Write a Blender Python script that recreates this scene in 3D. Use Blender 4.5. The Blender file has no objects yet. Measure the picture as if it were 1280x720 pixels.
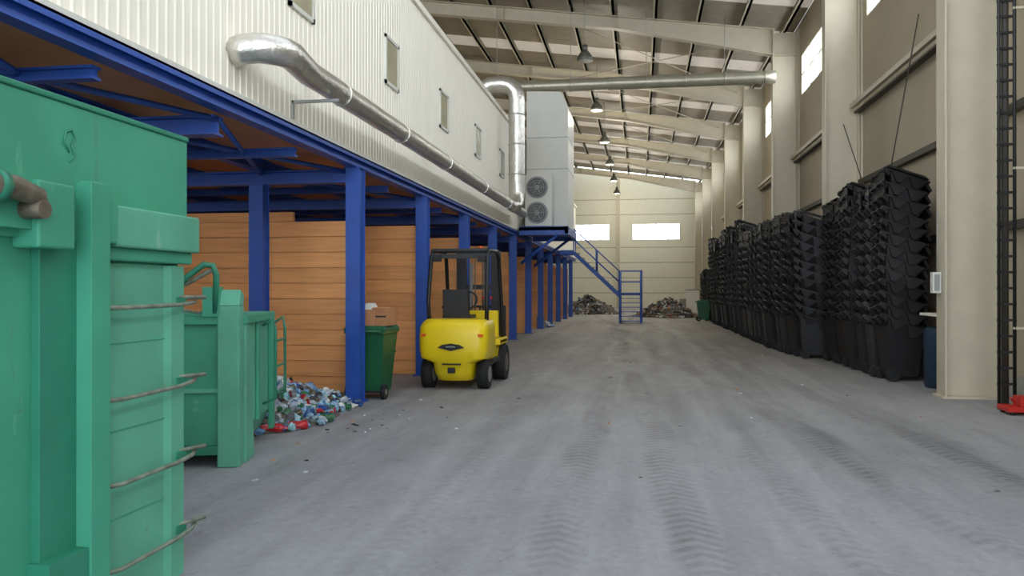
import bpy, bmesh, math, random
from mathutils import Vector, Matrix, Euler
random.seed(7)
scene = bpy.context.scene
try:
    scene.view_settings.view_transform = 'Standard'
except Exception: pass

def lin(c):
    return tuple(((v/255)/12.92 if v/255<=0.04045 else (((v/255)+0.055)/1.055)**2.4) for v in c)

# ------------------------------------------------------------------ materials
def mat(name, rgb, rough=0.6, metal=0.0, var=0.12, scale=3.0, stretch=(1,1,1), bump=0.0, bscale=40,
        spots=None, spot_amt=0.0, spot_scale=4.0, island=0.0, emit=None, estr=0.0, streak=None, rust=None):
    m = bpy.data.materials.new(name); m.use_nodes = True
    nt = m.node_tree; N = nt.nodes; L = nt.links
    b = N['Principled BSDF']
    b.inputs['Roughness'].default_value = rough; b.inputs['Metallic'].default_value = metal
    c = lin(rgb)
    tc = N.new('ShaderNodeTexCoord'); mp = N.new('ShaderNodeMapping')
    mp.inputs['Scale'].default_value = stretch
    L.new(tc.outputs['Object'], mp.inputs['Vector'])
    nz = N.new('ShaderNodeTexNoise'); nz.inputs['Scale'].default_value = scale; nz.inputs['Detail'].default_value = 6
    L.new(mp.outputs[0], nz.inputs['Vector'])
    cr = N.new('ShaderNodeValToRGB')
    cr.color_ramp.elements[0].position = 0.3; cr.color_ramp.elements[1].position = 0.7
    cr.color_ramp.elements[0].color = (*[max(0,v*(1-var)) for v in c],1)
    cr.color_ramp.elements[1].color = (*[min(1,v*(1+var)) for v in c],1)
    L.new(nz.outputs['Fac'], cr.inputs[0])
    out = cr.outputs[0]
    def overlay(out, col, amt, sc, stk, soft=0.06):
        n2 = N.new('ShaderNodeTexNoise'); n2.inputs['Scale'].default_value = sc; n2.inputs['Detail'].default_value = 9
        n2.inputs['Roughness'].default_value = 0.65
        if stk:
            m2 = N.new('ShaderNodeMapping'); m2.inputs['Scale'].default_value = stk; m2.inputs['Location'].default_value=(sc,3,1)
            L.new(tc.outputs['Object'], m2.inputs['Vector']); L.new(m2.outputs[0], n2.inputs['Vector'])
        else: L.new(tc.outputs['Object'], n2.inputs['Vector'])
        r2 = N.new('ShaderNodeValToRGB')
        r2.color_ramp.elements[0].position = 0.66-amt; r2.color_ramp.elements[1].position = 0.66+soft-amt
        L.new(n2.outputs['Fac'], r2.inputs[0])
        mx = N.new('ShaderNodeMix'); mx.data_type='RGBA'
        L.new(r2.outputs[0], mx.inputs['Factor']); L.new(out, mx.inputs['A'])
        mx.inputs['B'].default_value = (*lin(col),1)
        return mx.outputs['Result']
    if spots: out = overlay(out, spots, spot_amt, spot_scale, streak)
    for r in (rust or []): out = overlay(out, *r)
    if island>0:
        g = N.new('ShaderNodeNewGeometry')
        mr = N.new('ShaderNodeMapRange'); mr.inputs['To Min'].default_value = 1-island; mr.inputs['To Max'].default_value = 1+island
        L.new(g.outputs['Random Per Island'], mr.inputs['Value'])
        hv = N.new('ShaderNodeHueSaturation'); L.new(mr.outputs[0], hv.inputs['Value']); L.new(out, hv.inputs['Color'])
        out = hv.outputs[0]
    L.new(out, b.inputs['Base Color'])
    if bump>0:
        n3 = N.new('ShaderNodeTexNoise'); n3.inputs['Scale'].default_value = bscale; n3.inputs['Detail'].default_value = 4
        L.new(mp.outputs[0], n3.inputs['Vector'])
        bp = N.new('ShaderNodeBump'); bp.inputs['Strength'].default_value = bump; bp.inputs['Distance'].default_value = 0.02
        L.new(n3.outputs['Fac'], bp.inputs['Height']); L.new(bp.outputs[0], b.inputs['Normal'])
    if emit:
        b.inputs['Emission Color'].default_value = (*lin(emit),1); b.inputs['Emission Strength'].default_value = estr
    return m

M = {}
M['wallw'] = mat('cream_cladding', (250,244,228), 0.5, var=0.02)
M['wallr'] = mat('beige_panel', (170,158,134), 0.65, var=0.06, scale=1.0)
M['wallfar'] = mat('far_panel', (226,224,204), 0.6, var=0.03)
M['steel'] = mat('cream_steel', (196,187,164), 0.55, var=0.05)
M['roofsheet'] = mat('roof_sheet', (150,140,122), 0.6, var=0.1)
M['purlin'] = mat('purlin_steel', (112,110,90), 0.55, var=0.06)
M['purlin2'] = mat('cladding_joint', (160,156,132), 0.55, var=0.06)
M['skyl'] = mat('polycarbonate_rooflight', (186,178,164), 0.5, var=0.08, emit=(250,240,228), estr=0.24)
M['glass'] = mat('daylight_glazing', (230,235,240), 0.3, var=0.02, emit=(235,244,255), estr=7.0)
M['pane'] = mat('dusty_pane', (176,170,140), 0.15, var=0.1)
M['blue'] = mat('blue_paint', (38,80,164), 0.45, var=0.12, scale=4)
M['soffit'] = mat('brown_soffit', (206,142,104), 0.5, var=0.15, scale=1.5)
M['wood'] = mat('larch_plank', (250,174,108), 0.65, var=0.14, scale=3, stretch=(0.5,0.5,9), island=0.10, bump=0.1,
                rust=[((214,130,72),0.02,1.2,(0.6,1,6),0.2),((150,90,50),-0.06,7,(1,1,2),0.03)])
grust=[((50,124,98),0.0,2.2,(1,2.5,0.3),0.2),((128,196,168),-0.01,4,(0.6,1.6,0.5),0.12),((90,116,92),0.0,3.1,(1,3,0.22),0.12),((118,88,58),-0.04,6,(1,1,0.7),0.03),((160,214,190),-0.08,14,(1,3,0.5),0.03)]
M['green'] = mat('green_container_paint', (68,158,128), 0.55, var=0.16, scale=1.6, bump=0.10, bscale=8, rust=grust)
M['green_l'] = mat('green_paint_light', (94,172,144), 0.55, var=0.16, scale=2.5, bump=0.10, bscale=8,
                   rust=[((66,136,110),0.02,3,(1,2.5,0.3),0.15),((150,190,170),0.03,5,(1,2,0.5),0.15),((130,104,66),0.0,7,(1,1,0.6),0.06),((104,80,54),-0.05,12,(1,1,0.5),0.03)])
M['green_d'] = mat('green_paint_dark', (46,130,104), 0.5, var=0.14, scale=2, rust=[((100,84,60),-0.04,8,(1,1,1),0.05)])
M['rod'] = mat('worn_steel_rod', (122,132,118), 0.55, metal=0.2, var=0.35, scale=14)
M['rust'] = mat('rusty_steel', (112,104,90), 0.6, metal=0.4, var=0.35, scale=14, bump=0.2)
M['galv'] = mat('spiral_duct_foil', (215,212,204), 0.32, metal=0.85, var=0.1, scale=6, bump=0.7, bscale=14)
M['galv2'] = mat('galvanised_duct', (176,172,152), 0.4, metal=0.6, var=0.1, scale=4)
M['yellow'] = mat('yellow_paint', (228,200,24), 0.35, var=0.06, scale=3, rust=[((150,130,40),-0.04,5,(1,1,1),0.06)])
M['black'] = mat('black_plastic', (26,26,28), 0.5, var=0.2, scale=5)
M['binblack'] = mat('bin_black_plastic', (20,18,19), 0.6, var=0.25, scale=3, island=0.35)
M['rubber'] = mat('rubber', (24,24,25), 0.8, var=0.2, scale=8, bump=0.2)
M['greybin'] = mat('hub_grey', (130,130,125), 0.5)
M['gbin'] = mat('green_plastic', (26,92,58), 0.45, var=0.12, scale=2)
M['card'] = mat('cardboard', (176,124,84), 0.8, var=0.12, scale=5)
M['white'] = mat('white_enamel', (214,214,204), 0.45, var=0.03)
M['grey'] = mat('grey_grille', (150,152,150), 0.5, var=0.1)
M['fan'] = mat('fan_grey', (96,98,98), 0.5, var=0.1)
M['dark'] = mat('dark_void', (30,30,32), 0.7)
M['girt'] = mat('dark_girt', (58,52,46), 0.6, var=0.1)
M['red'] = mat('red_paint', (190,36,26), 0.45)
M['orange'] = mat('orange_lens', (220,90,30), 0.3)
M['lamp'] = mat('lamp_aluminium', (110,110,100), 0.35, metal=0.5)
M['lens'] = mat('lamp_glass', (150,150,138), 0.3)
M['bluebar'] = mat('blue_plastic', (28,52,72), 0.5)
M['heap'] = mat('mixed_waste', (98,94,88), 0.9, var=0.5, scale=9, bump=0.6, bscale=9)
M['concrete2'] = mat('kerb_concrete', (150,148,140), 0.8, var=0.1)
bc = [(110,155,200),(178,188,196),(60,112,76),(180,44,50),(210,210,206),(46,78,140),(140,170,195),(96,84,64),(112,120,124),(60,62,66),(150,180,200),(150,200,210)]
bmats = [mat('bottle_%d'%i, c, 0.22, var=0.35, scale=14) for i,c in enumerate(bc)]

def floor_mat():
    m = bpy.data.materials.new('dusty_concrete'); m.use_nodes=True
    nt=m.node_tree; N=nt.nodes; L=nt.links; b=N['Principled BSDF']; b.inputs['Roughness'].default_value=0.7
    tc=N.new('ShaderNodeTexCoord'); sep=N.new('ShaderNodeSeparateXYZ'); L.new(tc.outputs['Object'],sep.inputs[0])
    def math_(op,a,bb=None,c=None):
        n=N.new('ShaderNodeMath'); n.operation=op
        for i,v in enumerate((a,bb,c)):
            if v is None: continue
            if isinstance(v,(int,float)): n.inputs[i].default_value=v
            else: L.new(v,n.inputs[i])
        return n.outputs[0]
    def noise(sc,stretch,det=6,rough=0.55):
        mp=N.new('ShaderNodeMapping'); mp.inputs['Scale'].default_value=stretch; L.new(tc.outputs['Object'],mp.inputs[0])
        n=N.new('ShaderNodeTexNoise'); n.inputs['Scale'].default_value=sc; n.inputs['Detail'].default_value=det; n.inputs['Roughness'].default_value=rough
        L.new(mp.outputs[0],n.inputs['Vector']); return n.outputs['Fac']
    def rng(v,a,c,sm=False):
        n=N.new('ShaderNodeMapRange'); n.inputs['From Min'].default_value=a; n.inputs['From Max'].default_value=c
        if sm: n.interpolation_type='SMOOTHSTEP'
        L.new(v,n.inputs['Value']); return n.outputs[0]
    big=noise(0.45,(1,0.45,1)); stre=noise(1.6,(1.6,0.10,1),8); fine=noise(14,(1,1,1),8,0.75); mid=noise(3,(1,0.5,1),8,0.7)
    v=math_('MULTIPLY_ADD',big,0.75,-0.375)
    v=math_('ADD',v,math_('MULTIPLY_ADD',stre,0.9,-0.45))
    v=math_('ADD',v,math_('MULTIPLY_ADD',fine,0.6,-0.30))
    v=math_('ADD',v,math_('MULTIPLY_ADD',mid,0.5,-0.25))
    X=sep.outputs['X']; Y=sep.outputs['Y']
    wob=math_('MULTIPLY_ADD',noise(0.25,(0.3,1,1),2),0.5,-0.25)
    tot=None
    for x0,slope,half,amt in ((0.58,-0.05,0.17,0.26),(-0.50,0.0,0.16,0.20),(2.72,-0.115,0.18,0.24),(3.5,-0.09,0.16,0.20),(1.5,-0.06,0.13,0.12),(-1.6,0.03,0.12,0.08)):
        cx=math_('MULTIPLY_ADD',Y,slope,x0); dx=math_('SUBTRACT',math_('ADD',X,wob),cx)
        ad=math_('ABSOLUTE',dx)
        mask=rng(ad,half*1.25,half*0.6,True)
        ph=math_('ADD',math_('MULTIPLY',Y,46.0),math_('MULTIPLY',ad,34.0))
        ph=math_('ADD',ph,math_('MULTIPLY',noise(6,(1,1,1),3),3.0))
        w=math_('GREATER_THAN',math_('SINE',ph),0.0)
        t=math_('MULTIPLY',mask,math_('MULTIPLY_ADD',w,amt*0.8,amt*0.55))
        t=math_('MULTIPLY',t,rng(noise(1.1,(1,0.5,1),6),0.34,0.56))
        tot=t if tot is None else math_('ADD',tot,t)
    v=math_('SUBTRACT',v,tot)
    # long dark wheel paths in the middle distance
    for x0,w_,a_ in ((0.35,0.35,0.12),(-1.0,0.3,0.09),(1.6,0.3,0.10)):
        v=math_('SUBTRACT',v,math_('MULTIPLY',math_('MULTIPLY',rng(math_('ABSOLUTE',math_('SUBTRACT',math_('ADD',X,math_('MULTIPLY',wob,2.0)),x0)),w_,0.0,True),rng(Y,7.0,12.0)),a_))
    v=math_('SUBTRACT',v,math_('MULTIPLY',rng(noise(5,(1,0.6,1),10,0.75),0.58,0.66),0.2))
    v=math_('ADD',v,math_('MULTIPLY',rng(noise(9,(1,0.8,1),10,0.8),0.62,0.7),0.22))
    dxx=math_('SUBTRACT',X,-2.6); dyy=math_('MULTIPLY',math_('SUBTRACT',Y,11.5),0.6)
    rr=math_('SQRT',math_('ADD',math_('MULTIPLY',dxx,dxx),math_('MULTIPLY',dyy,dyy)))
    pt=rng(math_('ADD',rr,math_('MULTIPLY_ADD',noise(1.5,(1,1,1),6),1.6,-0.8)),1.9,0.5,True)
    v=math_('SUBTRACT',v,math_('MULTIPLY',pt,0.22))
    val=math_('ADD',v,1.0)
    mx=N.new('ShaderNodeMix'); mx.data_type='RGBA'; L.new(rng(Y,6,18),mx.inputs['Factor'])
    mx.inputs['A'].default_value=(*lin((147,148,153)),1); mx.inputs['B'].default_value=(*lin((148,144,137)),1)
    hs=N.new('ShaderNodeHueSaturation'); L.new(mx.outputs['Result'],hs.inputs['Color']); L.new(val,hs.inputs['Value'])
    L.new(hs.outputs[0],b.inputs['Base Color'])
    bp=N.new('ShaderNodeBump'); bp.inputs['Strength'].default_value=0.3; bp.inputs['Distance'].default_value=0.01
    L.new(val,bp.inputs['Height']); L.new(bp.outputs[0],b.inputs['Normal'])
    return m
M['floor']=floor_mat()

# ------------------------------------------------------------------ mesh builder
class MB:
    def __init__(s): s.bm=bmesh.new(); s.mats=[]
    def mi(s,m):
        m = M[m] if isinstance(m,str) else m
        if m not in s.mats: s.mats.append(m)
        return s.mats.index(m)
    def faces(s,vs,fs,m,smooth=False,T=None):
        i=s.mi(m); V=[s.bm.verts.new((T@Vector(v)) if T is not None else v) for v in vs]
        for f in fs:
            try:
                fc=s.bm.faces.new([V[k] for k in f]); fc.material_index=i; fc.smooth=smooth
            except ValueError: pass
        return V
    def box(s,x0,x1,y0,y1,z0,z1,m,T=None):
        vs=[(x0,y0,z0),(x1,y0,z0),(x1,y1,z0),(x0,y1,z0),(x0,y0,z1),(x1,y0,z1),(x1,y1,z1),(x0,y1,z1)]
        s.faces(vs,[(0,3,2,1),(4,5,6,7),(0,1,5,4),(1,2,6,5),(2,3,7,6),(3,0,4,7)],m,T=T)
    def frus(s,c0,sx0,sy0,c1,sx1,sy1,m,T=None,caps=True):
        vs=[]
        for c,sx,sy in ((c0,sx0,sy0),(c1,sx1,sy1)):
            x,y,z=c; vs+=[(x-sx,y-sy,z),(x+sx,y-sy,z),(x+sx,y+sy,z),(x-sx,y+sy,z)]
        f=[(0,1,5,4),(1,2,6,5),(2,3,7,6),(3,0,4,7)]
        if caps: f+=[(0,3,2,1),(4,5,6,7)]
        s.faces(vs,f,m,T=T)
    def tube(s,pts,r,m,seg=10,smooth=True,caps=True,T=None,jit=0,rnd=None):
        pts=[Vector(p) for p in pts]; n=len(pts)
        rs = r if isinstance(r,(list,tuple)) else [r]*n
        i=s.mi(m); rings=[]; up=None
        for k,p in enumerate(pts):
            d=(pts[min(k+1,n-1)]-pts[max(k-1,0)])
            if d.length<1e-9: d=Vector((0,0,1))
            d.normalize()
            if up is None:
                up=Vector((0,0,1)) if abs(d.z)<0.9 else Vector((1,0,0))
            a=d.cross(up)
            if a.length<1e-3: a=d.cross(Vector((0.3,1,0.2)))
            a.normalize(); b=a.cross(d).normalized(); up=b
            rg=[]
            for j in range(seg):
                q = rs[k]*(1+rnd.uniform(-jit,jit)) if jit else rs[k]
                t=2*math.pi*j/seg; v=p+a*math.cos(t)*q+b*math.sin(t)*q
                if T is not None: v=T@v
                rg.append(s.bm.verts.new(v))
            rings.append(rg)
        for k in range(n-1):
            for j in range(seg):
                f=s.bm.faces.new((rings[k][j],rings[k][(j+1)%seg],rings[k+1][(j+1)%seg],rings[k+1][j])); f.material_index=i; f.smooth=smooth
        if caps:
            for rg in (rings[0],rings[-1]):
                f=s.bm.faces.new(rg); f.material_index=i
    def prism(s,poly,axis,a0,a1,m,T=None):
        def P(p,a):
            if axis=='y': return (p[0],a,p[1])
            if axis=='x': return (a,p[0],p[1])
            return (p[0],p[1],a)
        n=len(poly); vs=[P(p,a0) for p in poly]+[P(p,a1) for p in poly]
        fs=[tuple(range(n)),tuple(range(2*n-1,n-1,-1))]+[(k,(k+1)%n,n+(k+1)%n,n+k) for k in range(n)]
        s.faces(vs,fs,m,T=T)
    def loft(s,rings,m,smooth=True,T=None):
        i=s.mi(m); R=[[s.bm.verts.new((T@Vector(v)) if T is not None else v) for v in r] for r in rings]; n=len(R[0])
        for k in range(len(R)-1):
            for j in range(n):
                f=s.bm.faces.new((R[k][j],R[k][(j+1)%n],R[k+1][(j+1)%n],R[k+1][j])); f.material_index=i; f.smooth=smooth
        for rg in (R[0],R[-1]):
            f=s.bm.faces.new(rg); f.material_index=i
    def mesh(s,name):
        bmesh.ops.recalc_face_normals(s.bm,faces=s.bm.faces)
        me=bpy.data.meshes.new(name); s.bm.to_mesh(me); s.bm.free()
        for m in s.mats: me.materials.append(m)
        return me
    def done(s,name,loc=(0,0,0),rot=0,parent=None,bevel=0):
        return obj(name,s.mesh(name),loc,rot,parent,bevel)
def obj(name,me,loc=(0,0,0),rot=0,parent=None,bevel=0):
    o=bpy.data.objects.new(name,me); scene.collection.objects.link(o)
    o.location=loc; o.rotation_euler=(0,0,rot)
    if parent: o.parent=parent
    if bevel:
        b=o.modifiers.new('bevel','BEVEL'); b.width=bevel; b.segments=2; b.limit_method='ANGLE'
    return o
def empty(name,loc=(0,0,0),rot=0):
    e=bpy.data.objects.new(name,None); scene.collection.objects.link(e); e.location=loc; e.rotation_euler=(0,0,rot); return e
def arc(c,r,a0,a1,u,v,n=8):
    c=Vector(c);u=Vector(u);v=Vector(v)
    return [c+u*math.cos(a0+(a1-a0)*k/n)*r+v*math.sin(a0+(a1-a0)*k/n)*r for k in range(n+1)]

# ------------------------------------------------------------------ shell
YB=-5.0; YE=64.0; XW=4.95; XL=-20.0
b=MB(); b.box(-22,8,-16,YE+0.3,-0.15,0,'floor'); b.done('floor')

colY=[11.95+7.2*k for k in range(-2,8)]
def zr(x):
    return 9.75+0.137*(4.1-x) if x>-9 else 9.75+0.137*13.1-0.137*(-9-x)

b=MB()
wz0,wz1=7.5,8.75
b.box(XW,XW+0.15,YB,YE,0,wz0,'wallr'); b.box(XW,XW+0.15,YB,YE,wz1,9.85,'wallr')
win=[(y+0.5,y+6.7) for y in colY]
prev=YB
for a,c in win:
    if c>YE: c=YE-0.5
    if a>=c: continue
    b.box(XW,XW+0.15,prev,a,wz0,wz1,'wallr'); prev=c
b.box(XW,XW+0.15,prev,YE,wz0,wz1,'wallr')
b.box(XW-0.03,XW,YB,YE,0,0.35,'concrete2')
b.done('wall_right')
wi=1
for a,c in win:
    if c>YE: c=YE-0.5
    if a>=c: continue
    b=MB(); b.box(XW+0.07,XW+0.09,a,c,wz0,wz1,'glass')
    for k in range(6):
        y=a+(c-a)*k/5; b.box(XW-0.01,XW+0.1,y-0.03,y+0.03,wz0,wz1,'steel')
    b.box(XW-0.01,XW+0.1,a,c,wz0-0.04,wz0+0.03,'steel'); b.box(XW-0.01,XW+0.1,a,c,wz1-0.03,wz1+0.04,'steel')
    b.box(XW-0.01,XW+0.1,a,c,(wz0+wz1)/2-0.02,(wz0+wz1)/2+0.02,'steel')
    b.done('window_%d'%wi); wi+=1

b=MB()
fw=[(-5.4,-2.4),(-0.6,3.1)]; fz0,fz1=5.45,6.65
def gable(x): return zr(x)+0.3
b.box(XL,XW,YE,YE+0.15,0,fz0,'wallfar'); 
xs=[XL]+[v for w in fw for v in w]+[XW]
for k in range(0,len(xs),2): b.box(xs[k],xs[k+1],YE,YE+0.15,fz0,fz1,'wallfar')
b.prism([(XL,fz1),(XW,fz1),(XW,gable(XW)),(-9,gable(-9)),(XL,gable(XL))],'y',YE,YE+0.15,'wallfar')
for z in (1.2,2.4,3.6,4.8,7.4,8.6): b.box(XL,XW,YE-0.01,YE,z,z+0.05,'purlin2')
for x in (-6.2,-1.7,): b.box(x-0.12,x+0.12,YE-0.3,YE,0,10.2,'steel')
b.done('wall_far')
for a,c in fw:
    b=MB(); b.box(a,c,YE+0.06,YE+0.08,fz0,fz1,'glass')
    for k in range(5):
        x=a+(c-a)*k/4; b.box(x-0.03,x+0.03,YE-0.02,YE+0.1,fz0,fz1,'steel')
    b.box(a,c,YE-0.02,YE+0.1,fz0-0.05,fz0,'steel'); b.done('window_%d'%wi); wi+=1
b=MB(); b.box(XL-0.15,XL,YB,YE,0,zr(XL)+0.3,'wallr'); b.done('wall_left_outer')

b=MB()
sheet_z=0.22
def roofstrip(y0,y1,m):
    for x0,x1 in ((XW,-9),(-9,XL)):
        vs=[(x0,y0,zr(x0)+sheet_z),(x1,y0,zr(x1)+sheet_z),(x1,y1,zr(x1)+sheet_z),(x0,y1,zr(x0)+sheet_z)]
        vs+=[(v[0],v[1],v[2]+0.08) for v in vs]
        b.faces(vs,[(0,1,2,3),(7,6,5,4),(0,4,5,1),(1,5,6,2),(2,6,7,3),(3,7,4,0)],m)
y=14.0
while y<YE:
    roofstrip(y,min(y+2.3,YE),'roofsheet'); 
    if y+3.6<YE: roofstrip(y+2.3,y+3.6,'skyl')
    y+=3.6
for y0,y1 in ((-5,-4),(2.6,4.8),(11.6,14)): roofstrip(y0,y1,'roofsheet')  # unseen roof: bays between these strips left open to pour in sky light
x=XW-0.4
while x>XL:
    b.box(x-0.04,x+0.04,-5,YE,zr(x)+0.0,zr(x)+0.215,'purlin'); b.box(x-0.09,x+0.04,-5,YE,zr(x)+0.0,zr(x)+0.02,'steel'); x-=1.35
b.done('ceiling')

def rafter_mesh():
    b=MB()
    up=[(4.2,zr(4.2)),(-9,zr(-9)),(-20,zr(-20))]
    lo=[(4.2,8.9),(-0.75,10.0),(-9,zr(-9)-0.45),(-20,zr(-20)-0.45)]
    b.prism(up+lo[::-1],'y',-0.01,0.01,'steel')
    def strip(p,q,dz):
        vs=[(p[0],-0.14,p[1]),(q[0],-0.14,q[1]),(q[0],0.14,q[1]),(p[0],0.14,p[1])]
        vs+=[(v[0],v[1],v[2]+dz) for v in vs]
        b.faces(vs,[(0,1,2,3),(7,6,5,4),(0,4,5,1),(1,5,6,2),(2,6,7,3),(3,7,4,0)],'steel')
    for k in range(2): strip(up[k],up[k+1],-0.025)
    for k in range(3): strip(lo[k],lo[k+1],0.025)
    for x in (-0.75,-4.5): b.box(x-0.01,x+0.01,-0.14,0.14,zr(x)-0.42,zr(x),'steel')
    b.box(4.14,4.165,-0.16,0.16,0,zr(4.14),'steel'); b.box(4.86,4.885,-0.16,0.16,0,9.6,'steel')
    b.box(4.165,4.86,-0.012,0.012,0,9.62,'steel')
    b.box(4.165,4.86,-0.15,0.15,8.88,8.91,'steel'); b.box(4.1,4.92,-0.2,0.2,0,0.03,'steel')
    b.box(4.9,4.95,-0.16,0.16,0,9.7,'steel')
    return b.mesh('portal_frame')
pm=rafter_mesh()
for k,y in enumerate(colY):
    obj('portal_frame' if k==0 else 'portal_frame.%03d'%k, pm,(0,y,0))

b=MB()
for z,m in ((2.3,'girt'),(3.85,'girt')):
    for k,y in enumerate(colY):
        y0=y+0.17; y1=min(y+7.03,YE); b.box(4.84,4.94,y0,y1,z,z+0.11,m)
for k,y in enumerate(colY):
    b.box(4.66,4.74,y+0.17,min(y+7.03,YE),5.56,5.66,'steel'); b.box(4.76,4.9,y+0.17,min(y+7.03,YE),5.46,5.5,'girt')
b.done('wall_girts')
b=MB()
y0=colY[2]; y1=colY[3]
for (a,c) in (((4.5,y0+2.0,6.0),(4.5,y1-1.6,0.4)),((4.5,y0+1.9,0.4),(4.5,y1-.3,5.2))):
    b.tube([a,c],0.011,'girt',6)
for i in range(4,8):
    ya,yb=colY[i],colY[i+1] if i+1<len(colY) else YE
    b.tube([(3.9,ya,zr(3.9)-.3),(-2.5,yb,zr(-2.5)-.25)],0.015,'steel',6); b.tube([(-2.5,ya,zr(-2.5)-.25),(3.9,yb,zr(3.9)-.3)],0.015,'steel',6)
b.done('bracing_rods')

# ------------------------------------------------------------------ inner building
XI=-3.75; ZB=3.29; ZT=6.3; YI=47.0
b=MB()
pitch=0.12; y=YB; prof=[]
while y<YI:
    prof+= [(y,0),(y+0.07,0),(y+0.085,0.007),(y+0.105,0.007)]; y+=pitch
vs=[(XI+d,yy,ZB) for yy,d in prof]+[(XI+d,yy,ZT) for yy,d in prof]; n=len(prof)
b.faces(vs,[(k,k+1,n+k+1,n+k) for k in range(n-1)],'wallw')
b.box(XI-0.15,XI-0.01,YB,YI,ZB,ZT,'wallw')
b.box(-12,XI-0.01,YI,YI+0.15,ZB,ZT,'wallw')
b.box(-12,XI+0.06,YB,YI+0.17,ZT,ZT+0.1,'wallw')
b.box(XI,XI+0.05,YB,YI,ZB-0.01,ZB+0.04,'white')
b.done('wall_left')
wy=[8.45+3.28*k for k in range(-3,11)]
for y in wy:
    b=MB(); b.box(XI+0.012,XI+0.02,y-0.28,y+0.28,4.62,5.25,'pane')
    for (a,c,d,e) in ((y-0.33,y-0.28,4.57,5.3),(y+0.28,y+0.33,4.57,5.3),(y-0.33,y+0.33,4.57,4.62),(y-0.33,y+0.33,5.25,5.3)):
        b.box(XI,XI+0.035,a,c,d,e,'white')
    b.done('window_%d'%wi); wi+=1

mcol=[10.2+3.35*k for k in range(0,11)]
b=MB()
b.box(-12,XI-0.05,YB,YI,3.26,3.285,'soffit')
def ibeamX(x0,x1,y,z0,z1,w=0.16):
    b.box(x0,x1,y-w/2,y+w/2,z0,z0+0.02,'blue'); b.box(x0,x1,y-w/2,y+w/2,z1-0.02,z1,'blue'); b.box(x0,x1,y-0.012,y+0.012,z0+.02,z1-.02,'blue')
def ibeamY(x,y0,y1,z0,z1,w=0.14):
    b.box(x-w/2,x+w/2,y0,y1,z0,z0+0.02,'blue'); b.box(x-w/2,x+w/2,y0,y1,z1-0.02,z1,'blue'); b.box(x-0.012,x+0.012,y0,y1,z0+.02,z1-.02,'blue')
ibeamY(XI,YB,YI,3.12,3.28,0.14); b.box(XI+0.06,XI+0.07,YB,YI,3.22,3.28,'blue')
for x in (-5.1,-6.5,-7.9,-9.3,-10.7): ibeamY(x,YB,YI,3.1,3.258)
yy=10.2-3.35*4
while yy<YI:
    ibeamX(-12,XI-0.09,yy,2.92,3.098,0.18); yy+=3.35
yy=10.2-3.35*3.5
while yy<YI:
    ibeamX(-12,XI-0.09,yy,3.0,3.098,0.1); yy+=3.35
for k in range(-3,2):
    y0=10.2+3.35*k
    b.tube([(XI-.1,y0,3.07),(-5.1,y0+3.35,3.07)],0.03,'blue',6); b.tube([(-5.1,y0,3.07),(XI-.1,y0+3.35,3.07)],0.03,'blue',6)
def col(x,y,z1):
    b.box(x-.1,x+.1,y-.1,y-.085,0,z1,'blue'); b.box(x-.1,x+.1,y+.085,y+.1,0,z1,'blue'); b.box(x-.075,x+.075,y-.085,y+.085,0,z1,'blue')
    b.box(x-.14,x+.14,y-.14,y+.14,0,0.02,'blue')
    b.box(x-.12,x+.12,y-.12,y+.12,z1-.015,z1,'blue')
for k,y in enumerate(mcol):
    col(XI,y,3.12); col(-5.12,y,2.92) if k==0 else None; col(-9.3,y,2.92)
b.done('mezzanine_frame')

def partition(y,x0,x1,top):
    b=MB(); n=11; h=top/n
    for k in range(n): b.box(x0,x1,y-0.035,y+0.035,k*h+0.004,(k+1)*h-0.004,'wood')
    return b
k=0
for y,x1,top in [(11.15,-3.98,2.5)]+[(c+0.17,-3.92,2.63) for c in mcol[1:]]:
    b=partition(y,-9.1,x1,top)
    if k==0:
        b.box(-9.1,-5.05,y-0.035,y+0.035,top+0.003,top+0.14,'wood')
    b.done('timber_partition' if k==0 else 'timber_partition.%03d'%k); k+=1
b=MB()
for j in range(12): b.box(-9.6,-9.53,-4,46,j*0.22,(j+1)*0.22-.005,'wood')
b.done('timber_back_wall')

# ------------------------------------------------------------------ ducts, AC
b=MB(); xd=XI+0.42; zd=3.70
path=[(XI-0.02,6.95,3.70),(XI+0.08,6.97,3.74)]+[(XI+0.12+0.3*math.sin(a),7.0+0.3*(1-math.cos(a)),3.76) for a in [0.26*i for i in range(1,7)]]
path+=[(xd,7.7+0.55*i,zd+(0.004 if i%2 else 0)) for i in range(0,28)]
path+=[(xd,22.9,zd),(xd,23.1,zd)]
b.tube(path,[.14]*8+[.13]*(len(path)-9)+[.05],'galv',16)
for yb_ in (8.6,10.9,13.5,16.8,20.0):
    b.tube([(xd,yb_-.02,zd),(xd,yb_+.02,zd)],0.138,'galv',16); b.box(XI,xd,yb_-.015,yb_+.015,zd+.12,zd+.14,'grey')
b.box(XI+0.02,XI+0.55,8.18,8.21,3.52,3.55,'grey')
b.box(XI+0.02,XI+.04,8.18,8.21,3.35,3.55,'grey')
yr=21.3; xr=-3.28
rp=[(xr-0.06,20.7,3.70),(xr,20.95,3.71),(xr,21.22,3.85),(xr,yr,4.1)]+[(xr,yr,4.1+0.5*i) for i in range(1,6)]
rp+=[Vector((xr-0.4,yr,6.65))+Vector((math.cos(a)*.4,0,math.sin(a)*.4)) for a in [math.pi/2*i/6 for i in range(0,7)]]
rp+=[(xr-0.65,yr,7.05)]+[Vector((xr-0.65,yr,6.75))+Vector((-math.sin(a)*.3,0,math.cos(a)*.3)) for a in [math.pi/2*i/5 for i in range(1,6)]]+[(xr-.95,yr,6.41)]
b.tube(rp,[0.15,0.19,0.21]+[0.22]*(len(rp)-3),'galv',18)
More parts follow.
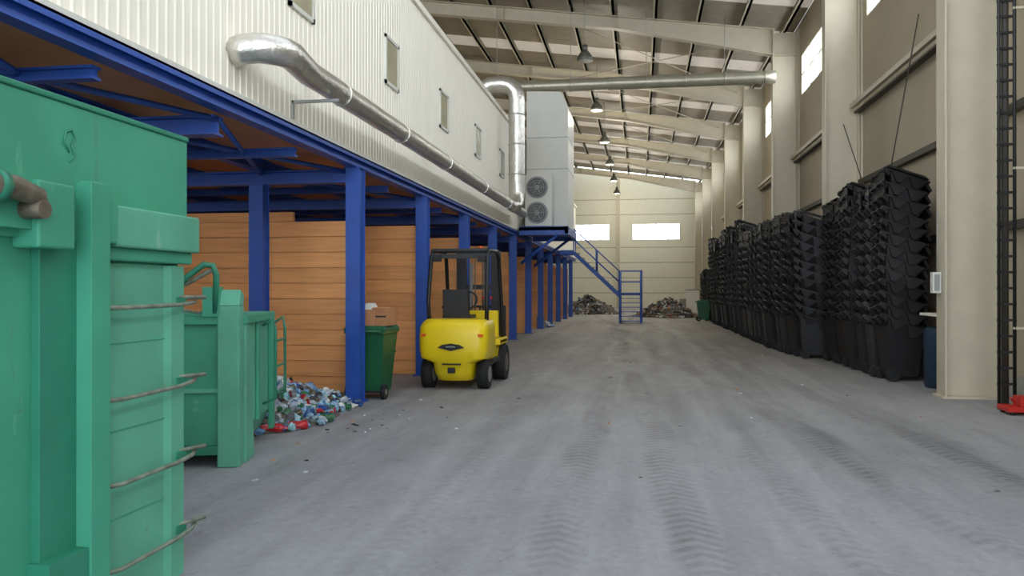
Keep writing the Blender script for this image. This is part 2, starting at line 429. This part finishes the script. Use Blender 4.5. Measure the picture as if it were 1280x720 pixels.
for z in (4.6,5.4,6.2): b.tube([(xr,yr,z-.02),(xr,yr,z+.02)],0.23,'galv',18)
b.done('silver_ventilation_duct')
b=MB(); b.tube([(-5.2,25.6,8.05)]+[(-5.2+0.9*i,25.6,8.05) for i in range(1,11)]+[(4.12,25.6,8.05)],0.2,'galv2',16)
for i in range(8): 
    x=-4.6+1.2*i; b.tube([(x-.02,25.6,8.05),(x+.02,25.6,8.05)],0.215,'galv2',16)
    if i%2==0: b.tube([(x,25.6,8.2),(x,25.6,zr(x)-.01)],0.01,'grey',5)
b.tube([(-5.2,25.6,8.05),(-5.4,25.6,7.95),(-5.45,25.6,7.7),(-5.45,25.6,6.41)],0.2,'galv2',14)
b.done('crossing_air_duct')

ac=empty('air_handling_unit',(-0.26,0,0))
b=MB()
b.box(-3.3,-1.98,25.15,27.4,3.45,7.1,'white')
b.prism([(-3.3,7.1),(-1.98,7.1),(-1.98,7.25),(-2.2,7.75),(-3.3,7.8)],'y',25.15,27.4,'white')
b.box(-3.31,-1.97,25.14,27.41,5.3,5.32,'grey'); b.box(-3.31,-1.97,25.14,27.41,6.3,6.32,'grey')
b.done('housing',parent=ac,bevel=0.01)
b=MB(); b.box(-3.25,-2.42,24.5,25.1,3.46,5.05,'white')
for zc in (3.87,4.65):
    cx=-2.88
    b.tube([(cx,24.5,zc),(cx,24.47,zc)],0.34,'grey',28); b.tube([(cx,24.475,zc),(cx,24.46,zc)],0.3,'fan',28)
    for r in (0.08,0.15,0.22,0.29):
        b.tube(arc((cx,24.45,zc),r,0,2*math.pi,(1,0,0),(0,0,1),20),0.01,'grey',5,caps=False)
    for a in range(6):
        t=a*math.pi/3; b.tube([(cx,24.45,zc),(cx+.32*math.cos(t),24.45,zc+.32*math.sin(t))],0.01,'grey',5)
    b.tube([(cx,24.47,zc),(cx,24.44,zc)],.07,'grey',14)
b.done('condenser',parent=ac)
b=MB()
b.box(-3.4,-1.95,24.2,27.5,3.3,3.4,'blue'); b.box(-3.4,-1.9,24.2,24.32,3.16,3.42,'blue'); b.box(-3.4,-1.9,27.4,27.5,3.16,3.42,'blue'); b.box(-2.0,-1.9,24.2,27.5,3.2,3.42,'blue')
for y in (24.3,27.4): b.tube([(-3.35,y,2.3),(-2.1,y,3.25)],0.05,'blue',6)
b.done('platform',parent=ac)

b=MB()
b.tube([(0,0,1.82),(0,0,0.35)],0.012,'grey',5)
b.tube([(0,0,.38),(0,0,.2)],0.09,'lamp',14)
b.tube([(0,0,.2),(0,0,.12),(0,0,0.0),(0,0,-.1)],[.1,.17,.24,.26],'lamp',18)
b.tube([(0,0,-.1),(0,0,-.13)],[.25,.2],'lens',18)
lm=b.mesh('high_bay_lamp')
for k in range(6):
    y=25.0+7.0*k; x=-1.7
    obj('high_bay_lamp' if k==0 else 'high_bay_lamp.%03d'%k,lm,(x,y,zr(x)-1.8))

# ------------------------------------------------------------------ stairs
b=MB(); ys=36.6
def railing(pts):
    for h in (0.5,1.0): b.tube([(p[0],p[1],p[2]+h) for p in pts],0.03,'blue',6)
    for i in range(len(pts)-1):
        p=Vector(pts[i]);q=Vector(pts[i+1])
        for t in (0,.5,1):
            r=p.lerp(q,t); b.tube([r,r+Vector((0,0,1.0))],0.03,'blue',6)
zt=3.28; zp=1.35
for y in (ys,ys+1.0):
    b.prism([(-3.0,zt-.22),(-3.0,zt),(-0.95,zp),(-0.95,zp-.22)],'y',y-.02,y+.02,'blue')
    railing([(-3.0,y,zt),(-0.95,y,zp)])
    b.box(-3.64,-3.0,y-.03,y+.03,3.1,3.3,'blue')
b.box(-3.64,-3.0,ys,ys+1,3.27,3.3,'grey')
for i in range(9):
    t=(i+.5)/9; x=-3+2.05*t; z=zt-(zt-zp)*t; b.box(x-.11,x+.11,ys,ys+1,z-.03,z,'grey')
b.box(-0.95,0.1,ys,ys+1,zp-.12,zp,'blue')
for x,y in ((-.9,ys),(.06,ys),(-.9,ys+1),(.06,ys+1)):
    b.box(x-.05,x+.05,y-.05,y+.05,0,zp+1.0,'blue')
for h in (.5,1.0):
    b.box(-0.9,.06,ys+.98,ys+1.02,zp+h-.03,zp+h+.03,'blue'); b.box(.04,.08,ys,ys+1,zp+h-.03,zp+h+.03,'blue')
for x in (-.85,.02):
    b.prism([(ys,zp),(ys,zp-.22),(ys-1.6,0),(ys-1.6,0.2)],'x',x-.02,x+.02,'blue')
    for h in (.5,1.0): b.tube([(x,ys,zp+h),(x,ys-1.5,0.1+h)],0.03,'blue',6)
    b.tube([(x,ys-1.5,0),(x,ys-1.5,1.1)],0.03,'blue',6)
for i in range(7):
    t=(i+.5)/7; b.box(-.85,.02,ys-1.6*t-.12,ys-1.6*t+.12,zp*(1-t)+.02,zp*(1-t)+.05,'blue')
b.done('blue_steel_staircase')

# ------------------------------------------------------------------ green roll-off container (near)
e=empty('green_rolloff_container')
X0=-2.38
b=MB()
b.box(-4.7,X0,-2.2,3.85,0.12,2.29,'green'); 
b.box(-4.7,-4.4,-2.2,3.85,0,0.12,'green_d'); b.box(X0-.4,X0-.1,-2.2,3.85,0,0.12,'green_d')
b.done('body',parent=e,bevel=0.012)
b=MB()
b.box(X0,X0+0.035,-2.2,3.87,1.70,2.27,'green'); b.box(X0,X0+.045,-2.2,3.87,2.27,2.295,'green_d')
b.done('upper_plate',parent=e,bevel=0.006)
b=MB()
b.box(X0+.0,X0+0.09,3.22,3.90,1.69,1.875,'green_l'); b.box(X0,X0+0.06,3.22,3.88,1.63,1.69,'green')
b.box(X0,X0+0.12,2.72,2.92,1.66,1.92,'green')
b.prism([(3.22,1.7),(3.22,1.875),(3.12,1.96),(3.05,1.96),(3.05,1.7)],'x',X0,X0+0.1,'green')
b.done('door_rail',parent=e,bevel=0.01)
b=MB()
b.box(X0,X0+0.11,3.03,3.15,0.03,1.95,'green'); b.box(X0,X0+0.04,2.82,3.03,0.03,1.7,'green_d')
b.box(X0,X0+0.10,2.8,3.03,0.03,0.42,'green_d'); b.box(X0,X0+0.02,3.2,3.83,0.03,1.62,'green_l')
b.prism([(X0+.02,3.68),(X0+.04,3.72),(X0+.04,3.83),(X0+.02,3.86)],'z',0.03,1.62,'green_l')
for z in (0.45,0.85,1.25): b.box(X0+0.02,X0+0.024,3.2,3.7,z,z+.008,'green')
b.done('corner_rib',parent=e,bevel=0.003)
b=MB()
for z in (0.26,0.64,1.02,1.43):
    b.tube([(X0+.02,3.17,z),(X0+.06,3.18,z-.01),(X0+.09,3.26,z-.012),(X0+.09,3.7,z-.008),(X0+.08,3.84,z),(X0+.05,3.92,z+.005)],0.011,'rod',8)
    b.tube([(X0+.02,3.76,z+.03),(X0+.09,3.95,z+.028)],0.011,'rod',8); b.box(X0,X0+.05,3.76,3.84,z-.01,z+.03,'green_d')
b.done('ladder_rungs',parent=e)
b=MB()
b.box(X0+.03,X0+.09,2.5,2.84,1.73,1.93,'green')
b.tube([(X0+.14,2.30,1.87),(X0+.14,2.58,1.87),(X0+.14,2.68,1.85),(X0+.13,2.71,1.79)],[.045,.045,.04,.035],'rust',14)
b.tube([(X0+.05,2.68,1.80),(X0+.18,2.68,1.80)],0.035,'rust',12)
b.tube([(X0+.13,2.48,1.87),(X0+.13,2.52,1.87)],0.06,'green_d',14)
b.done('hinge_ratchet',parent=e)
b=MB(); b.tube([(X0+.036,2.99,2.07),(X0+.04,2.955,2.11),(X0+.04,2.965,2.15),(X0+.04,3.0,2.165),(X0+.04,3.02,2.14),(X0+.04,3.0,2.1),(X0+.04,3.02,2.06),(X0+.036,2.99,2.03)],0.004,'green_d',6)
b.done('weld_loop',parent=e)

# ------------------------------------------------------------------ second green skip
e=empty('green_skip_container',(-3.36,6.3,0),math.radians(15))
b=MB()
b.prism([(-2.2,0.1),(-0.1,0.1),(0,0.3),(0,1.28),(-2.2,1.28)],'y',0.14,1.40,'green_l')
b.box(-2.2,-.05,0.05,.15,0.12,1.3,'green')
b.done('body',parent=e,bevel=0.015)
b=MB()
b.box(-0.16,0.02,-0.02,0.16,0.0,1.36,'green_l'); b.prism([(-0.02,1.36),(0.16,1.36),(0.16,1.46),(0.05,1.5)],'x',-.16,.02,'green_l')
b.box(-2.2,0.0,0.0,0.1,1.2,1.27,'green'); b.box(-2.2,-0.1,0.0,0.08,0.1,.18,'green_d')
b.box(-2.2,-.16,.02,.06,.62,.66,'green_l')
b.box(0,0.05,0.14,1.40,1.2,1.28,'green'); b.box(0,0.05,1.29,1.40,0.1,1.2,'green'); b.box(0,0.03,0.7,0.8,0.28,1.2,'green')
b.prism([(0.16,0.0),(0.5,0.0),(0.25,1.2),(0.16,1.2)],'x',-.02,.04,'green_l')
b.done('frame',parent=e,bevel=0.01)
b=MB()
b.tube([(-0.60,-.04,1.42),(-0.40,-.04,1.60),(-0.26,-.04,1.71),(-0.19,-.04,1.70),(-0.16,-.04,1.62),(-0.18,.0,1.3)],0.026,'green_d',8)
b.tube([(-0.9,.02,1.3),(-0.5,.02,1.5),(-0.22,.02,1.66)],0.018,'rod',8); b.box(-.28,-.14,-.02,.1,1.27,1.52,'green')
b.tube([(-0.8,-.03,1.34),(-.55,-.03,1.36),(-.3,-.03,1.3)],0.012,'rod',6)
b.done('hook_bracket',parent=e)
b=MB()
for y in (0.95,1.45):
    b.tube([(0.02,y,1.15),(0.12,y,1.22),(0.14,y,1.1),(0.14,y,0.45),(0.02,y,0.4)],0.014,'green_d',8)
for z in (0.5,0.75,1.0): b.tube([(0.14,.95,z),(0.14,1.45,z)],0.011,'green_d',8)
b.done('side_ladder',parent=e)

# ------------------------------------------------------------------ bottle pile
def blob(b,cx,cy,rx,ry,h,m,n=26,seed=0,noise=.12):
    rnd=random.Random(seed); vs=[];fs=[]
    R=9
    for i in range(R+1):
        r=i/R
        for j in range(n):
            t=2*math.pi*j/n; w=1+0.12*math.sin(3*t+seed)+0.08*math.sin(5*t+2*seed)
            z=h*(1-r**1.3)*(1+rnd.uniform(-noise,noise)) if i<R else 0
            vs.append((cx+rx*w*r*math.cos(t),cy+ry*w*r*math.sin(t),max(0,z)))
    for i in range(R):
        for j in range(n): fs.append((i*n+j,i*n+(j+1)%n,(i+1)*n+(j+1)%n,(i+1)*n+j))
    b.faces(vs,fs,m)
def bottles(b,cx,cy,rx,ry,h,count,mats,seed,sc=1.0):
    rnd=random.Random(seed)
    for _ in range(count):
        t=rnd.uniform(0,2*math.pi); r=math.sqrt(rnd.random())*1.07; 
        w=1+0.12*math.sin(3*t+seed)+0.08*math.sin(5*t+2*seed)
        x=cx+rx*w*r*math.cos(t); y=cy+ry*w*r*math.sin(t); z=h*max(0,1-r**1.3)+0.03*sc
        l=rnd.uniform(.12,.3)*sc; R=rnd.uniform(.03,.05)*sc
        T=Matrix.Translation((x,y,z))@Euler((rnd.uniform(-.5,.5)+math.pi/2,rnd.uniform(-.4,.4),rnd.uniform(0,6.3)),'XYZ').to_matrix().to_4x4()
        if r>0.9: T=Matrix.Translation((x,y,R))@Euler((math.pi/2,0,rnd.uniform(0,6.3)),'XYZ').to_matrix().to_4x4()
        m=rnd.choice(mats); q=rnd.uniform(.5,.95)
        pts=[(0,0,-l/2),(0.015*sc,0,-l*.2),(0,0.005,l*.05),(0.01,0,l*.22),(0,0,l*.4),(0,0,l*.5)]
        b.tube(pts,[R,R*q,R*.9,R,R*.4,R*.35],m,8,smooth=False,T=T,jit=.22,rnd=rnd)
        if rnd.random()<.35:
            b.tube([(0.01,0,-l*.2),(0.004,0.004,l*.08)],R*1.02,rnd.choice(mats),8,T=T,smooth=False,jit=.05,rnd=rnd)
        if rnd.random()<.3:
            s=rnd.uniform(.04,.10)*sc
            b.faces([(-s,-s*.7,0),(0,-s*.8,s*.4),(s,-s*.6,0),(s*.9,s*.7,s*.2),(0,s*.8,-s*.2),(-s,s*.6,s*.3)],[(0,1,4,5),(1,2,3,4)],rnd.choice(mats),T=T)
b=MB(); blob(b,-4.36,8.80,.86,1.18,.40,'heap',seed=3); bottles(b,-4.36,8.80,.86,1.18,.42,600,bmats+bmats[:3]+[bmats[8]],11,1.0)
b.done('plastic_bottle_pile')
pm2=[M['heap'],M['dark'],M['greybin'],M['card'],bmats[4],bmats[1],M['rust'],M['heap'],M['dark'],M['black']]
b=MB(); blob(b,1.55,44.3,1.6,1.6,.95,'heap',seed=5,noise=.2); bottles(b,1.55,44.3,1.6,1.6,.95,420,pm2,5,1.3); b.done('scrap_heap')
b=MB(); blob(b,-3.2,49.2,1.8,1.6,1.05,'heap',seed=8,noise=.2); bottles(b,-3.2,49.2,1.8,1.6,1.05,350,pm2+[bmats[4],bmats[1],bmats[0]],6,1.3); b.done('scrap_heap.001')
b=MB(); blob(b,-4.1,31.9,.6,.9,.4,'heap',seed=9); bottles(b,-4.1,31.9,.6,.9,.4,140,bmats+[M['white']],9); b.done('waste_sack_pile')
# small litter on the floor
b=MB(); rnd=random.Random(21)
for _ in range(90):
    if rnd.random()<.55: x=rnd.gauss(-3.1,.45); y=rnd.gauss(8.6,1.1)
    else: x=rnd.uniform(-2.6,3.3); y=rnd.uniform(6,30)
    if x<-3.3: continue
    s=rnd.uniform(.008,.028); a=rnd.uniform(0,6.3); T=Matrix.Translation((x,y,0))@Matrix.Rotation(a,4,'Z')
    b.frus((0,0,0),s,s*.6,(s*.2,0,s*.5),s*.7,s*.4,rnd.choice([M['heap'],M['dark'],M['card'],bmats[4],bmats[1],M['heap']]),T=T)
b.done('floor_litter')

# ------------------------------------------------------------------ wheelie bins
def bin_body(b,m,T=None,lid=True):
    b.frus((0,0,0.08),.20,.22,(0,0,.94),.27,.31,m,T=T)
    b.box(-.29,.29,-.33,.33,.90,.95,m,T=T)
    b.box(-.25,.25,-.30,-.26,.6,.63,m,T=T)
    for x in (-.12,0,.12): b.frus((x,-.225,.12),.012,.012,(x,-.31,.9),.012,.012,m,T=T)
    if lid:
        b.frus((0,0,.95),.30,.34,(0,.02,1.0),.27,.28,m,T=T); b.box(-.1,.1,-.37,-.33,.93,.96,m,T=T)
        b.tube([(-.24,.37,.93),(.24,.37,.93)],.018,m,8,T=T)
        for x in (-.24,.24): b.box(x-.02,x+.02,.3,.385,.9,.95,m,T=T)
    b.tube([(-.25,.24,.1),(.25,.24,.1)],.015,'rubber',8,T=T)
    for x in (-.25,.25):
        b.tube([(x-.028,.24,.1),(x+.028,.24,.1)],.1,'rubber',18,T=T); b.tube([(x-.032,.24,.1),(x+.032,.24,.1)],.04,'greybin',10,T=T)
b=MB(); bin_body(b,'gbin')
gb=b.mesh('green_wheelie_bin')
obj('green_wheelie_bin',gb,(-3.70,10.74,0),math.radians(180))
obj('green_wheelie_bin.001',gb,(2.95,38.6,0),math.radians(90)); 
b=MB()
b.box(-.16,.06,-.24,.10,1.0,1.22,'card',T=Matrix.Rotation(.1,4,'Z')); b.box(.05,.27,-.20,.1,1.0,1.25,'card',T=Matrix.Rotation(-.1,4,'Z'))
b.box(.06,.26,-.205,-.2,1.12,1.14,'dark',T=Matrix.Rotation(-.1,4,'Z'))
b.frus((-.05,-.05,1.22),.1,.1,(-.04,-.04,1.31),.05,.05,'white'); b.box(.08,.24,-.15,.05,1.25,1.255,'wood',T=Matrix.Rotation(-.1,4,'Z'))
b.done('cardboard_boxes',(-3.66,10.72,0),0,bevel=.003)

def stack(n,seed,pit=.195):
    rnd=random.Random(seed); b=MB(); m='binblack'
    b.frus((0,0,0.08),.20,.22,(0,0,.9),.27,.30,m)
    for x in (-.12,.12): b.frus((x,-.225,.12),.015,.02,(x,-.31,.9),.015,.02,m)
    b.tube([(-.26,.2,.1),(.26,.2,.1)],.015,'rubber',8)
    for x in (-.26,.26): b.tube([(x-.03,.2,.1),(x+.03,.2,.1)],.1,'rubber',16)
    z=.84; tilt=rnd.uniform(.28,.42); dx=0; dy=0; side=rnd.choice((-1,1))*rnd.uniform(.1,.22)
    for k in range(n):
        t=tilt+rnd.uniform(-.07,.07); dx+=rnd.uniform(-.015,.015)+side*.02; dy+=rnd.uniform(-.015,.015)
        T=Matrix.Translation((dx,dy,z))@Euler((t,side+rnd.uniform(-.05,.05),rnd.uniform(-.08,.08)),'XYZ').to_matrix().to_4x4()
        b.frus((0,0,-.15),.20,.21,(0,0,.05),.265,.30,m,T=T)
        b.frus((0,0,.045),.295,.34,(0,0,.075),.29,.33,m,T=T)
        b.prism([(-.33,.05),(-.42,-.05),(-.40,-.085),(-.29,.02)],'x',-.24,.24,m,T=T)
        b.tube([(-.25,.40,.06),(.25,.40,.06)],.018,m,6,T=T)
        for x in (-.25,0,.25): b.prism([(.31,-.03),(.42,.03),(.42,.09),(.31,.085)],'x',x-.025,x+.025,m,T=T)
        for s in (-1,1):
            b.prism([(-.3,.05),(-.16,-.13),(-.10,-.13),(.0,.05)],'x',s*.28-.015,s*.28+.015,m,T=T)
            b.prism([(.02,.05),(.12,-.10),(.18,-.10),(.28,.05)],'x',s*.28-.015,s*.28+.015,m,T=T)
        z+=rnd.uniform(pit-.015,pit+.015)
    T=Matrix.Translation((dx,dy,z-.12))@Euler((tilt,side,0),'XYZ').to_matrix().to_4x4()
    b.frus((0,0,.03),.3,.34,(0,.02,.08),.26,.28,m,T=T)
    T=Matrix.Translation((dx,dy+.36,z-.22))@Euler((tilt+1.2,0,0),'XYZ').to_matrix().to_4x4()
    b.frus((0,0,.0),.28,.2,(0,.0,.03),.26,.18,m,T=T)
    return b.mesh('bin_stack_%d'%seed)
near=[stack(13,11,.2),stack(12,12,.205),stack(13,13,.195)]
sm=[stack(12,1),stack(11,2),stack(12,3),stack(12,4)]; st=[stack(14,7),stack(15,8),stack(13,9)]; sml=[stack(8,5),stack(7,6)]
e=empty('black_wheelie_bin_stacks'); i=0
rnd=random.Random(4)
def put(me,x,y):
    global i
    obj('bin_stack_%d'%i,me,(x+rnd.uniform(-.05,.05),y,0),math.radians(90+rnd.uniform(-9,9)),e); i+=1
y=14.05
while y<17.9: put(rnd.choice(near),4.25-.03*(y-14),y); y+=0.66
y=18.3
while y<42.4:
    x = 3.72-.08*(y-18.3) if y<21 else 3.52-.006*(y-21)
    if 38.0<y<39.3: y+=.66; continue
    me = rnd.choice(sm) if y<26 else (rnd.choice(st) if y<37.8 else rnd.choice(sml))
    put(me,x,y); y+=.66

# ------------------------------------------------------------------ forklift
e=empty('yellow_forklift',(-2.76,11.55,0),0)
def ring(z,hw,yr,yf,r=.16,n=5):
    pts=[(-hw,yf,z)]
    for k in range(n+1):
        a=math.pi+math.pi/2*k/n; pts.append((-hw+r+r*math.cos(a),yr+r+r*math.sin(a),z))
    pts.append((0,yr-.03,z))
    for k in range(n+1):
        a=-math.pi/2+math.pi/2*k/n; pts.append((hw-r+r*math.cos(a),yr+r+r*math.sin(a),z))
    pts.append((hw,yf,z)); return pts
b=MB()
b.loft([ring(.13,.27,.16,.75),ring(.24,.30,.08,.75),ring(.40,.32,.03,.75),ring(.47,.50,0.0,.75),ring(.60,.52,-.01,.75),ring(.80,.525,.0,.75),ring(.93,.52,.02,.75),ring(1.0,.50,.06,.75,.2),ring(1.05,.45,.12,.75,.2)],'yellow')
b.box(-.50,.50,.14,.75,.46,.6,'yellow')
b.box(-.46,.46,.75,1.5,.32,.74,'yellow'); b.box(-.35,.35,.6,1.15,.74,.98,'yellow')
b.box(-.53,.53,1.2,1.85,.62,.68,'yellow'); b.box(-.53,-.35,1.15,1.9,.6,.7,'yellow'); b.box(.35,.53,1.15,1.9,.6,.7,'yellow')
b.prism([(1.45,.5),(1.6,.5),(1.55,1.15),(1.42,1.15)],'x',-.44,.44,'yellow')
b.box(.44,.52,.72,1.2,.35,.42,'black'); b.box(-.52,-.44,.72,1.2,.35,.42,'black')
b.done('body',parent=e,bevel=.012)
b=MB()
b.prism([(-.20,.64),(0,.59),(.20,.64),(.13,.68),(0,.7),(-.13,.68)],'y',-.055,.0,'dark')
b.box(-.07,.07,-.065,-.05,.645,.66,'grey'); b.box(-.05,.05,-.03,.08,.26,.34,'dark')
b.box(-.14,.14,-.012,.05,.38,.40,'dark')
for x in (-.46,.40): b.box(x,x+.07,.0,.08,.80,.84,'orange')
b.done('rear_details',parent=e)
b=MB()
for x in (-.43,.43):
    b.tube([(x-.08,.36,.22),(x+.08,.36,.22)],.22,'rubber',26); b.tube([(x-.085,.36,.22),(x+.085,.36,.22)],.12,'greybin',18)
for x in (-.46,.46):
    b.tube([(x-.1,1.62,.29),(x+.1,1.62,.29)],.29,'rubber',28); b.tube([(x-.105,1.62,.29),(x+.105,1.62,.29)],.15,'rust',18)
b.done('wheels',parent=e)
b=MB()
b.box(-.29,.15,.62,1.08,.98,1.1,'black'); 
b.prism([(.60,1.08),(.74,1.1),(.68,1.5),(.58,1.5)],'x',-.28,.12,'black')
b.box(-.32,-.28,.68,.95,1.2,1.24,'black')
b.tube([(-.05,1.5,1.1),(-.05,1.32,1.3)],.025,'black',8)
b.tube(arc((-.05,1.3,1.32),.17,0,2*math.pi,(1,0,0),(0,.55,.83),20),.016,'black',6,caps=False)
for x in (.2,.27,.34): b.tube([(x,1.45,1.12),(x,1.38,1.35)],.01,'black',6); b.tube([(x,1.385,1.34),(x,1.37,1.38)],.02,'red',8)
b.done('seat_and_controls',parent=e,bevel=.01)
b=MB()
zt=2.12
for x in (-.46,.46):
    b.tube([(x*.97,.42,1.0),(x,.40,1.3),(x*.96,.52,2.0),(x*.95,.6,zt-.02),(x*.95,1.35,zt),(x*.97,1.5,zt-.1),(x,1.72,1.15),(x,1.74,.7)],.032,'black',8)
for y in (.6,.78,.92,1.06,1.2,1.35): b.box(-.44,.44,y-.018,y+.018,zt-.02,zt+.015,'black')
b.box(-.45,.45,.5,.56,1.98,2.05,'black')
b.box(-.4,-.28,.46,.52,1.93,2.02,'dark'); b.tube([(.32,.62,zt+.02),(.32,.62,zt+.05)],.035,'orange',12)
b.box(.3,.42,.44,.5,1.92,2.02,'dark')
b.tube([(.44,.5,1.0),(.46,.46,1.6)],.03,'black',6)
b.done('overhead_guard',parent=e)
b=MB()
for x in (-.33,.33):
    b.box(x-.05,x+.05,1.98,2.1,.08,2.16,'black'); b.box(x*.76-.03,x*.76+.03,2.0,2.12,.15,2.12,'black')
for z in (.3,.95,1.5,2.1): b.box(-.34,.34,2.08,2.12,z,z+.08,'black')
for x in (-.13,.13): b.tube([(x,2.0,.2),(x,2.0,1.95)],.035,'fan',10); b.tube([(x*.5,2.04,.3),(x*.5,2.04,2.1)],.012,'rust',6)
b.box(-.45,.45,2.13,2.18,.2,.28,'black'); b.box(-.45,.45,2.13,2.18,.5,.58,'black')
for x in (-.44,-.22,0,.22,.44): b.box(x-.015,x+.015,2.13,2.17,.28,1.2,'black')
b.box(-.45,.45,2.13,2.17,1.18,1.22,'black')
for x in (-.28,.28): b.box(x-.06,x+.06,2.18,2.22,.06,.6,'dark'); b.prism([(2.18,.04),(3.2,.05),(3.2,.065),(2.18,.1)],'x',x-.06,x+.06,'dark')
for x in (-.3,.3): b.tube([(x*1.2,1.6,.75),(x*1.1,2.0,1.0)],.03,'grey',8)
b.done('mast_and_forks',parent=e)

# ------------------------------------------------------------------ right side clutter
b=MB(); b.box(4.02,4.13,11.9,12.0,1.45,1.74,'white'); b.box(4.04,4.11,11.89,11.9,1.48,1.71,'grey'); b.tube([(4.1,11.95,1.74),(4.1,11.95,2.6)],.008,'grey',6); b.done('electrical_box')
b=MB()
b.tube([(0,0,0),(0,0,.04),(0,0,.3),(0,0,.32),(0,0,.6),(0,0,.62),(0,0,.88),(0,0,.92)],[.27,.29,.29,.30,.29,.30,.29,.26],'bluebar',24); b.tube([(.1,0,.92),(.1,0,.94)],.05,'black',12)
b.done('blue_plastic_drum',(4.60,13.1,0))
b=MB(); b.box(4.3,4.9,12.2,13.3,1.1,1.14,'wallw'); 
for y in (12.25,13.25): b.box(4.86,4.9,y-.02,y+.02,.98,1.14,'steel'); b.tube([(4.88,y,1.0),(4.5,y,1.1)],.015,'steel',6)
b.done('wall_shelf')
b=MB()
for y_,x_ in ((10.85,4.44),(10.85,4.62)):
    b.tube([(x_,y_,0.0),(x_,y_,9.0)],.022,'black',8)
for k in range(44):
    z=.3+.2*k; b.box(4.42,4.64,10.84,10.87,z,z+.03,'black')
b.tube([(4.53,10.9,0.0),(4.53,10.9,9)],.045,'girt',8)
for z in (1,3,5,7): b.box(4.6,4.8,10.83,10.87,z,z+.03,'steel')
b.done('vertical_cable_ladder')
b=MB(); 
b.box(4.2,4.75,10.3,10.62,0.04,.1,'red'); b.box(4.35,4.6,10.35,10.55,.1,.22,'red')
for x in (4.25,4.7): 
    for y in (10.34,10.58): b.tube([(x-.02,y,.04),(x+.02,y,.04)],.04,'black',12)
b.tube([(4.3,10.4,.15),(4.2,10.25,.22)],.015,'red',8); b.tube([(4.48,10.45,.22),(4.48,10.45,.30)],.05,'grey',12)
b.done('red_trolley_jack',loc=(.12,0,0),bevel=.008)
b=MB(); b.box(2.9,3.7,52,52.8,0,1.5,'white'); b.box(2.95,3.65,51.98,52,.1,1.4,'white'); b.box(2.5,2.9,52,52.5,0,.9,'greybin'); b.box(2.88,3.72,51.98,52.82,1.45,1.5,'greybin'); b.done('white_cabinet',bevel=.02)

# ------------------------------------------------------------------ light
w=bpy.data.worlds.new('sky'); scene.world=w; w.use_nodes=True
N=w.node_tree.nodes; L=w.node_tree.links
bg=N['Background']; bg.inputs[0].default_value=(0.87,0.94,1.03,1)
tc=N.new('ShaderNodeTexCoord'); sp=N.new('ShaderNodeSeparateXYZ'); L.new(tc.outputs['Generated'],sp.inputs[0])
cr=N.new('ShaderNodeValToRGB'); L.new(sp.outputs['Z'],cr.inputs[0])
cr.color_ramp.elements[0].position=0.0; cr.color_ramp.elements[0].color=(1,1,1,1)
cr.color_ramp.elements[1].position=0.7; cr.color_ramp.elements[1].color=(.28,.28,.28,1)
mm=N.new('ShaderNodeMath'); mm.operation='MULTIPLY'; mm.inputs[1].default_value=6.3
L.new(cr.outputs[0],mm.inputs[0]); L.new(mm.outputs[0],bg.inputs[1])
for k in range(1,6):  # fill lights added below the high bay lamps, which are themselves unlit
    l=bpy.data.lights.new('hall_fill','POINT'); l.energy=240; l.color=(1,.93,.78); l.shadow_soft_size=.25
    o=bpy.data.objects.new('hall_fill_light_%d'%k,l); scene.collection.objects.link(o); o.location=(-1.7,25.0+7.0*k,zr(-1.7)-2.2)

cam=bpy.data.cameras.new('cam'); cam.sensor_width=36; cam.lens=28.1; cam.clip_end=300
co=bpy.data.objects.new('camera',cam); scene.collection.objects.link(co); scene.camera=co
co.location=(0,0,1.5); co.rotation_euler=(math.radians(90.1),0,math.radians(9.1))
